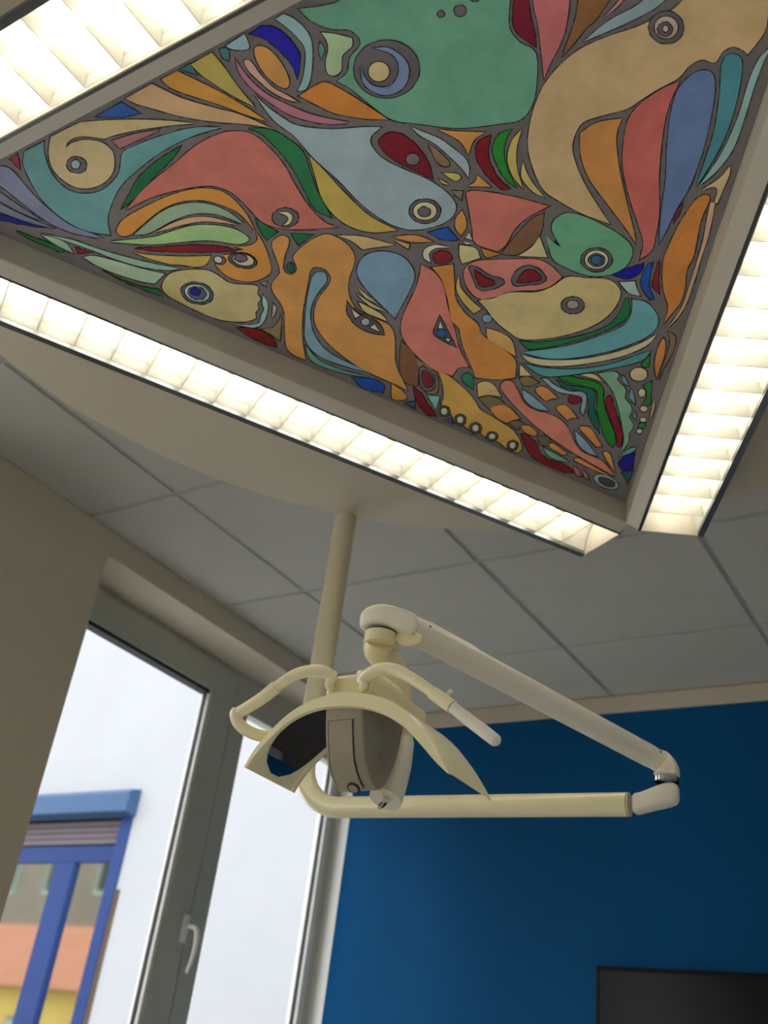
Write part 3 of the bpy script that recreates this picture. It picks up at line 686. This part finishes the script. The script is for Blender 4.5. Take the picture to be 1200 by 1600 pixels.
0 180,95,95|820,-150! 850,-100 920,-90 960,-160! 900,-220
0 90,115,155|1000,-120! 1060,-110 1090,-170 1060,-260! 1010,-190
0 195,130,50|700,-150! 780,-150 790,-230! 740,-240
0 175,150,55|1130,-150! 1190,-130 1230,-230 1190,-320! 1140,-240
0 60,130,140|1250,-40! 1290,-100 1310,-200! 1260,-160
0 110,0,35|900,-270! 960,-230 1010,-300! 950,-350
0 92,150,120|1060,-330! 1110,-280 1160,-370 1200,-440! 1110,-420
0 205,150,120|1280,-250! 1320,-280 1340,-380! 1290,-330"""
for ln in CELLS.strip().splitlines():
    if ln.startswith('#'): continue
    hd, body = ln.split('|'); lv, c = hd.split(); c = tuple(int(v) for v in c.split(','))
    if body.startswith('E'):
        cx, cy, rx, ry, tl = (float(v) for v in body[1:].split()); ct, st_ = math.cos(math.radians(tl)), math.sin(math.radians(tl))
        pts = [Vector((cx + rx * math.cos(a) * ct - ry * math.sin(a) * st_, cy + rx * math.cos(a) * st_ + ry * math.sin(a) * ct)) for a in (2 * math.pi * k / 28 for k in range(28))]
    else:
        pp = []
        for t in body.split():
            cr = t.endswith('!'); x, y = t.rstrip('!').split(','); pp.append((Vector((float(x), float(y))), cr))
        pts = spline(pp)
    field(int(lv), c, pts)

# ------------------------------------------------------------------ dental operating lamp
P0 = Vector((-1.3981, 1.7914, 0)); ZA = 1.765
lamp = empty('dental_lamp', (P0.x, P0.y, ZC), 'cream dental operating lamp on a jointed arm hanging from a ceiling pole', 'dental lamp')
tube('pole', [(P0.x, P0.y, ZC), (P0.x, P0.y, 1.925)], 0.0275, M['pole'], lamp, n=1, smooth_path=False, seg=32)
tube('ceiling_flange', [(P0.x, P0.y, ZC), (P0.x, P0.y, ZC - 0.02)], 0.055, M['cream'], lamp, n=1, smooth_path=False, seg=32)
AE = PZ(984, 1257, ZA)
ad = Vector((AE.x - P0.x, AE.y - P0.y, 0)).normalized()
path = [Vector((P0.x, P0.y, 1.96))]
RB = 0.10
path.append(Vector((P0.x, P0.y, ZA + RB)))
for k in range(1, 10):
    a = k / 9 * math.pi / 2; path.append(Vector((P0.x, P0.y, ZA + RB)) + ad * RB * (1 - math.cos(a)) + Vector((0, 0, -RB * math.sin(a))))
path.append(AE.copy())
tube('lower_arm', path, 0.0222, M['cream'], lamp, smooth_path=False, seg=28)
# elbow at the far end of the lower arm
tube('arm_collar', [AE - ad * 0.0035, AE - ad * 0.0022], 0.02235, M['seam'], lamp, n=1, smooth_path=False, seg=28)
EL = PY(1042, 1240, AE.y); ZE = PY(1042, 1220, AE.y).z
def ring(c, ax, up_, w, h, n=16, p=3.6):
    ax = ax.normalized(); up_ = (up_ - ax * up_.dot(ax)).normalized(); sd = ax.cross(up_); out = []
    for k in range(n):
        a = 2 * math.pi * k / n; ca, sa = math.cos(a), math.sin(a)
        out.append(c + sd * (w * math.copysign(abs(ca) ** (2 / p), ca)) + up_ * (h * math.copysign(abs(sa) ** (2 / p), sa)))
    return out
UP = Vector((0, 0, 1))
e1 = AE + ad * 0.002
def ey(px, py): return PY(px, py, AE.y)
loft('lower_knuckle', [ring(ey(988, 1257), ad, UP, 0.020, 0.020), ring(ey(1000, 1256), ad, UP, 0.0185, 0.0185), ring(ey(1012, 1252), ad, UP, 0.021, 0.0185), ring(ey(1030, 1246), ad, UP, 0.024, 0.020),
                       ring(ey(1046, 1242), ad, UP, 0.0245, 0.021), ring(ey(1057, 1240), ad, UP, 0.019, 0.0185), ring(ey(1061, 1239), ad, UP, 0.010, 0.012)], M['ivory'], lamp, sub=1)
pc = ey(1042, 1219)
tube('pivot_ring', [pc - UP * 0.004, pc + UP * 0.004], 0.0225, M['chrome'], lamp, n=1, smooth_path=False, seg=28)
A0 = PY(640, 981, 1.215); A1 = PY(1024, 1186, AE.y - 0.005)
sd_ = (A1 - A0).normalized()
loft('upper_knuckle', [ring(pc + UP * 0.004, UP, ad, 0.0225, 0.0225), ring(pc + UP * 0.012, UP, ad, 0.0230, 0.0230), ring(ey(1042, 1205), (UP - ad * 0.5), ad, 0.0235, 0.0250), ring(ey(1040, 1194), (UP * 0.8 - ad), ad, 0.0215, 0.021),
                       ring(ey(1031, 1189), -sd_, UP, 0.0195, 0.0195), ring(A1 - sd_ * 0.004, -sd_, UP, 0.019, 0.019)], M['ivory'], lamp, sub=1)
# spring arm: slightly flattened tube with a cover seam and two screws
ra, rb = 0.0205, 0.0200
pts = [A1 + (A0 - A1) * t for t in (0, 0.03, 0.06, 0.5, 0.93, 0.985, 1.0)]
arm = loft('spring_arm', [ring(p, A0 - A1, UP, r, r * 1.03, 28, 2.3) for p, r in zip(pts, (0.0185, rb, rb, 0.0203, ra, ra, 0.019))], M['ivory'], lamp)
sid = Vector((0, -1, 0)); upv = (UP - sd_ * UP.dot(sd_)).normalized(); sdv = sd_.cross(upv)
if sdv.y > 0: sdv = -sdv
cov = [A0 + sd_ * (0.02 + 0.012 * k) for k in range(11)]
loft('arm_cover', [ring(p + upv * 0.0103, sd_, upv, 0.0165, 0.0125 * (0.86 if k in (0, 10) else 1.0), 20, 2.6) for k, p in enumerate(cov)], M['ivory'], arm)
for s in (0.024, (A1 - A0).length - 0.012):
    c = A0 + sd_ * s + sdv * 0.0196 + upv * 0.007
    tube('screw', [c, c + sdv * 0.0015], 0.0016, M['seam'], arm, n=1, smooth_path=False, seg=10)
# joint above the head
def hy(px, py, y=1.205): return PY(px, py, y)
XD = Vector((1, 0, 0))
hj = loft('head_joint', [ring(hy(569, 975), XD, UP, 0.015, 0.013), ring(hy(574, 973), XD, UP, 0.022, 0.0165), ring(hy(588, 969), XD, UP, 0.0265, 0.0190), ring(hy(606, 966), XD, UP, 0.0265, 0.0195),
                         ring(hy(624, 969), XD + UP * -0.15, UP, 0.0225, 0.0175), ring(hy(640, 976), XD + UP * -0.3, UP, 0.020, 0.0185), ring(hy(650, 982), sd_, UP, 0.0185, 0.0185)], M['ivory'], lamp, sub=1)
loft('joint_tongue', [ring(hy(622, 990), sd_, UP, 0.013, 0.006), ring(hy(632, 996), sd_, UP, 0.0165, 0.010), ring(hy(645, 1000), sd_, UP, 0.0165, 0.010), ring(hy(653, 1000), sd_, UP, 0.012, 0.007)], M['cream'], hj, sub=1)
pv = hy(596, 990)
tube('joint_ring', [pv - UP * 0.0012, pv + UP * 0.0012], 0.0250, M['seam'], lamp, n=1, smooth_path=False, seg=28)
tube('joint_collar', [pv - UP * 0.020, pv - UP * 0.0012], 0.0255, M['cream'], lamp, n=1, smooth_path=False, seg=28)
# curved yoke from the joint down behind the head to its foot
tube('yoke', [pv - UP * 0.012, PY(592, 1014, 1.215), PY(603, 1030, 1.24), PY(617, 1052, 1.27), PY(622, 1090, 1.285), PY(623, 1130, 1.285), PY(624, 1165, 1.28)],
     [0.0240, 0.0238, 0.0232, 0.0225, 0.0220, 0.0215, 0.0215], M['cream'], lamp, n=6, seg=24, up=(0, 1, 0))
yf = tube('yoke_foot', [PY(624, 1160, 1.28), PY(619, 1195, 1.268), PY(609, 1232, 1.25), PY(602, 1249, 1.242)], [0.0225, 0.0228, 0.0232, 0.0245], M['ivory'], lamp, n=5, seg=28, up=(0, 1, 0))
fc = PY(602, 1249, 1.242)
q = PY(597, 1257, 1.225)
tube('lock_screw', [q + Vector((0, 0.012, 0.010)), q, q - Vector((0, 0.006, 0.007))], [0.0045, 0.0045, 0.003], M['chrome'], yf, n=2, seg=12)
# bracket under the yoke that carries the head and both handles
YB0 = 1.135
bl, br_ = PY(508, 1080, YB0).x, PY(576, 1080, YB0).x
zb0, zb1 = PY(540, 1082, YB0).z, PY(540, 1053, YB0).z
bk = mesh('bracket', bverts((bl, YB0, zb0 - 0.004), (br_, 1.30, zb1)), BF, M['cream'], lamp, bevel=0.006)
tube('bracket_cap', [Vector(((bl + br_) / 2, 1.19, zb1 - 0.002)), Vector(((bl + br_) / 2, 1.19, zb1 + 0.003))], 0.02, M['ivory'], bk, n=1, smooth_path=False, seg=28)
# reflector: arched shell, thick in the middle and sharp at the tips
FO = [(382, 1199), (397, 1173), (420, 1145), (452, 1114), (490, 1092), (530, 1081), (572, 1082), (612, 1093), (644, 1118), (672, 1154), (690, 1184), (702, 1207)]
FI = [(386, 1201), (403, 1177), (427, 1151), (458, 1125), (493, 1110), (530, 1105), (568, 1107), (602, 1118), (631, 1137), (658, 1165), (680, 1190), (699, 1208)]
YR0, YR1 = 1.118, 1.238
o_ = catmull([PY(x, y, YR0) for x, y in FO], 5); i_ = catmull([PY(x, y, YR0) for x, y in FI], 5)
rings = []
for a, b in zip(o_, i_):
    dv = Vector((0, YR1 - YR0, 0)); c = (a + b) / 2
    fl = [a + (b - a) * 0.12 + Vector((0, -0.002, 0)), b + (a - b) * 0.05 + Vector((0, -0.002, 0)), b + Vector((0, 0.004, 0)), b + (a - b) * 0.72 + Vector((0, 0.010, 0)), b + (a - b) * 0.72 + dv * 0.93,
          b + (a - b) * 0.4 + dv * 0.95, b + (a - b) * 0.4 + dv, a + dv, a + dv * 0.05]
    rings.append(fl)
rf = loft('reflector', rings, M['cream'], lamp, autos=35)
# mirrors on the inner faces of both wings: flat facets stepped against each other
def mirror_side(idx):
    cc = [i_[k] + (o_[k] - i_[k]) * 0.72 for k in idx]; n_ = len(cc) - 1
    y0, y1 = YR0 + 0.010, YR1 - 0.010; ym, hy_ = (y0 + y1) / 2, (y1 - y0) / 2
    def halfw(f): return hy_ * (1.0 if f < 0.45 else math.sqrt(max(0.02, 1 - ((f - 0.45) / 0.56) ** 2)))
    for k in range(n_):
        a, b = cc[k], cc[k + 1]; t = (b - a).normalized(); nr = Vector((t.z, 0, -t.x))
        if nr.z > 0: nr = -nr
        wa, wb = halfw(k / n_), halfw((k + 1) / n_)
        V = [Vector((p.x, ym + sg * w_, p.z)) + nr * off for off in (0.0010, 0.0024) for p, sg, w_ in ((a, -1, wa), (a, 1, wa), (b, 1, wb), (b, -1, wb))]
        mesh('mirror_facet', V, BF, M['mirror'], rf)
nn = len(o_)
mirror_side([int(round(25 - 23.4 * k / 11)) for k in range(12)])
mirror_side([int(round(30 + 23 * k / 11)) for k in range(12)])
# central housing: side profile extruded across its width
XRT = PY(566, 1150, 1.132).x; XLT = PY(508, 1150, 1.132).x
prof = [PX(x, y, XRT) for x, y in ((566, 1092), (566, 1140), (568, 1182), (573, 1206), (580, 1224), (588, 1235), (598, 1234), (606, 1222), (615, 1203), (624, 1176), (631, 1140), (634, 1110))]
zc = sum(p.z for p in prof) / len(prof)
rings = []
for t in (0.0, 0.06, 0.94, 1.0):
    x = XRT + (XLT - XRT) * t; k = 0.965 if t in (0.0, 1.0) else 1.0
    cy_ = sum(p.y for p in prof) / len(prof)
    rings.append([Vector((x, cy_ + (p.y - cy_) * k, zc + (p.z - zc) * k)) for p in prof])
hs_ = loft('lamp_housing', rings, M['housing'], lamp, autos=30, bevel=0.004)
# cover plate on the front with its dark joint
def strip(name, x0, x1, off, ma, par, i0_, i1_, inset=0.0):
    pr = catmull(prof[i0_:i1_ + 1], 5); V = []
    for k, p in enumerate(pr):
        t = (pr[min(k + 1, len(pr) - 1)] - pr[max(k - 1, 0)]).normalized(); nr = Vector((0, t.z, -t.y))
        if nr.y > 0 and k < 3: nr = -nr
        if nr.dot(Vector((0, p.y - cy_, p.z - zc))) < 0: nr = -nr
        e = min(1.0, (len(pr) - 1 - k) / 5 + 0.35)
        xm = (x0 + x1) / 2; w_ = (x1 - x0) / 2
        V += [Vector((xm - w_ * e, p.y, p.z)) + nr * off, Vector((xm + w_ * e, p.y, p.z)) + nr * off, Vector((xm + w_ * e, p.y, p.z)) - nr * 0.002, Vector((xm - w_ * e, p.y, p.z)) - nr * 0.002]
    F = []
    for k in range(len(pr) - 1):
        for q_ in range(4): F.append((k * 4 + q_, k * 4 + (q_ + 1) % 4, k * 4 + 4 + (q_ + 1) % 4, k * 4 + 4 + q_))
    F += [(3, 2, 1, 0), tuple(len(V) - 4 + q_ for q_ in range(4))]
    return mesh(name, V, F, ma, par, smooth=True, autos=40)
wd = XRT - XLT
prof_full = prof
prof = [prof[0] + (prof[1] - prof[0]) * 0.62] + prof[1:]
strip('cover_joint', XLT + wd * 0.095, XLT + wd * 0.775, 0.0007, M['seam'], hs_, 0, 5)
prof = [prof[0] + (prof[1] - prof[0]) * 0.06] + prof[1:]
cp = strip('cover_plate', XLT + wd * 0.125, XLT + wd * 0.745, 0.0016, M['housing'], hs_, 0, 5)
bc = prof_full[4] + (prof_full[5] - prof_full[4]) * 0.3; bc = Vector((XLT + wd * 0.52, bc.y, bc.z)); bt = (prof_full[5] - prof_full[3]).normalized(); bn = Vector((0, bt.z, -bt.y)); bn = -bn if bn.z > 0 else bn; bc = bc + bn * 0.0016
b1 = tube('button_ring', [bc - bn * 0.002, bc + bn * 0.0026], 0.0095, M['seam'], hs_, n=1, smooth_path=False, seg=24)
tube('button', [bc, bc + bn * 0.0034], 0.0070, M['housing'], b1, n=1, smooth_path=False, seg=24)
pl = PX(597, 1176, XRT)
tube('side_plug', [pl - XD * 0.001, pl + XD * 0.0012], 0.005, M['housing'], hs_, n=1, smooth_path=False, seg=18)
# handles
H0 = 1.115
lh = tube('handle', [PY(520, 1064, 1.128), PY(511, 1052, 1.12), PY(490, 1048, H0), PY(462, 1054, H0), PY(434, 1072, H0), PY(408, 1092, H0), PY(391, 1104, H0)],
          [0.0085, 0.0088, 0.0085, 0.0078, 0.0074, 0.0074, 0.0074], M['cream'], lamp, n=6, seg=18, flat=1.15)
tube('handle_sleeve', [PY(432, 1073, H0), PY(408, 1092, H0), PY(374, 1113, H0 + 0.004)], [0.0100, 0.0094, 0.0088], M['cream'], lh, n=5, seg=20)
tube('handle_hook', [PY(370, 1108, H0 + 0.005), PY(368, 1116, H0 + 0.005), PY(373, 1130, H0 + 0.01), PY(387, 1142, H0 + 0.02), PY(408, 1150, H0 + 0.045), PY(428, 1150, H0 + 0.07)],
     [0.0070, 0.0092, 0.0092, 0.0092, 0.0090, 0.0085], M['cream'], lh, n=6, seg=18)
tube('clamp', [PY(522, 1051, 1.126), PY(518, 1060, 1.122), PY(514, 1070, 1.124), PY(517, 1077, 1.130)], [0.006, 0.0072, 0.0072, 0.006], M['cream'], lh, n=5, seg=14, flat=0.8)
rh = tube('handle', [PY(566, 1066, 1.128), PY(576, 1054, 1.12), PY(596, 1046, H0), PY(620, 1048, H0), PY(648, 1063, H0), PY(676, 1082, H0), PY(700, 1097, H0), PY(708, 1103, H0)],
          [0.0085, 0.0090, 0.0090, 0.0090, 0.0080, 0.0074, 0.0068, 0.0066], M['cream'], lamp, n=6, seg=18, flat=1.15)
tube('handle_sleeve', [PY(676, 1083, H0), PY(692, 1094, H0), PY(707, 1105, H0)], [0.0090, 0.0094, 0.0092], M['cream'], rh, n=5, seg=20)
tube('grip', [PY(708, 1105, H0), PY(730, 1123, H0), PY(755, 1142, H0), PY(773, 1156, H0)], [0.0078, 0.0082, 0.0084, 0.0080], M['grip'], rh, n=5, seg=20, round_end=1)
k_ = PY(700, 1085, H0 + 0.004)
tube('grip_stop', [PY(697, 1092, H0 + 0.004), k_, PY(704, 1081, H0 + 0.004)], [0.0028, 0.0026, 0.0036], M['grip'], rh, n=2, seg=10, round_end=1)
tube('clamp', [PY(562, 1052, 1.126), PY(565, 1061, 1.122), PY(569, 1070, 1.124), PY(565, 1077, 1.130)], [0.006, 0.0072, 0.0072, 0.006], M['cream'], rh, n=5, seg=14, flat=0.8)
# fairing between the bracket and the back of the reflector on the right
loft('fairing', [ring(PY(580, 1064, 1.20), XD - UP * 0.4, UP, 0.030, 0.010), ring(PY(598, 1069, 1.21), XD - UP * 0.5, UP, 0.034, 0.013), ring(PY(614, 1080, 1.22), XD - UP * 0.7, UP, 0.028, 0.011), ring(PY(628, 1096, 1.228), XD - UP * 0.9, UP, 0.014, 0.006)], M['cream'], rf, sub=1)

# ------------------------------------------------------------------ wall screen
sx0, sz1 = -1.333, 1.714
tv = empty('wall_monitor', (-0.72, YB - 0.03, sz1 - 0.70), 'black flat monitor mounted on the blue wall in the lower right corner', 'monitor')
box('monitor_case', (sx0, YB - 0.040, sz1 - 0.70), (sx0 + 1.22, YB - 0.004, sz1), M['bezel'], tv, 0.004)
box('screen', (sx0 + 0.014, YB - 0.0425, sz1 - 0.68), (sx0 + 1.206, YB - 0.0400, sz1 - 0.014), M['black'], tv, 0.0)

# ------------------------------------------------------------------ low cupboards along the blue wall, seen in the lamp's mirror
M['cupboard'] = mat('dark_brown_cupboard_front', (0.018, 0.012, 0.010), 0.4, noise=0.15, scale=6, stretch=(1, 1, 8))
M['worktop'] = mat('white_worktop', (0.75, 0.74, 0.72), 0.35, noise=0.03)
sbx = [(-2.2, -1.5), (-1.5, -0.8), (-0.8, -0.1)]
names = ['nearest the window', 'in the middle of three', 'furthest from the window']
for (a, b), nm in zip(sbx, names):
    cu = empty('base_cupboard', ((a + b) / 2, YB - 0.3, 0), 'dark brown base cupboard below the blue wall, ' + nm, 'cupboard'); cu['group'] = 'cupboards along the blue wall'
    box('carcass', (a + 0.002, YB - 0.55, 0.0), (b - 0.002, YB - 0.004, 0.84), M['cupboard'], cu, 0.002)
    for q0, q1, hx in ((a + 0.006, (a + b) / 2 - 0.002, (a + b) / 2 - 0.05), ((a + b) / 2 + 0.002, b - 0.006, (a + b) / 2 + 0.05)):
        dr = box('door', (q0, YB - 0.57, 0.09), (q1, YB - 0.551, 0.835), M['cupboard'], cu, 0.003)
        tube('handle', [(hx, YB - 0.571, 0.62), (hx, YB - 0.592, 0.63), (hx, YB - 0.592, 0.75), (hx, YB - 0.571, 0.76)], 0.005, M['chrome'], dr, n=4, seg=10)
tag(box('worktop', (-2.2, YB - 0.59, 0.841), (-0.08, YB - 0.002, 0.88), M['worktop'], None, 0.004), 'long white worktop lying on the dark base cupboards', 'worktop')
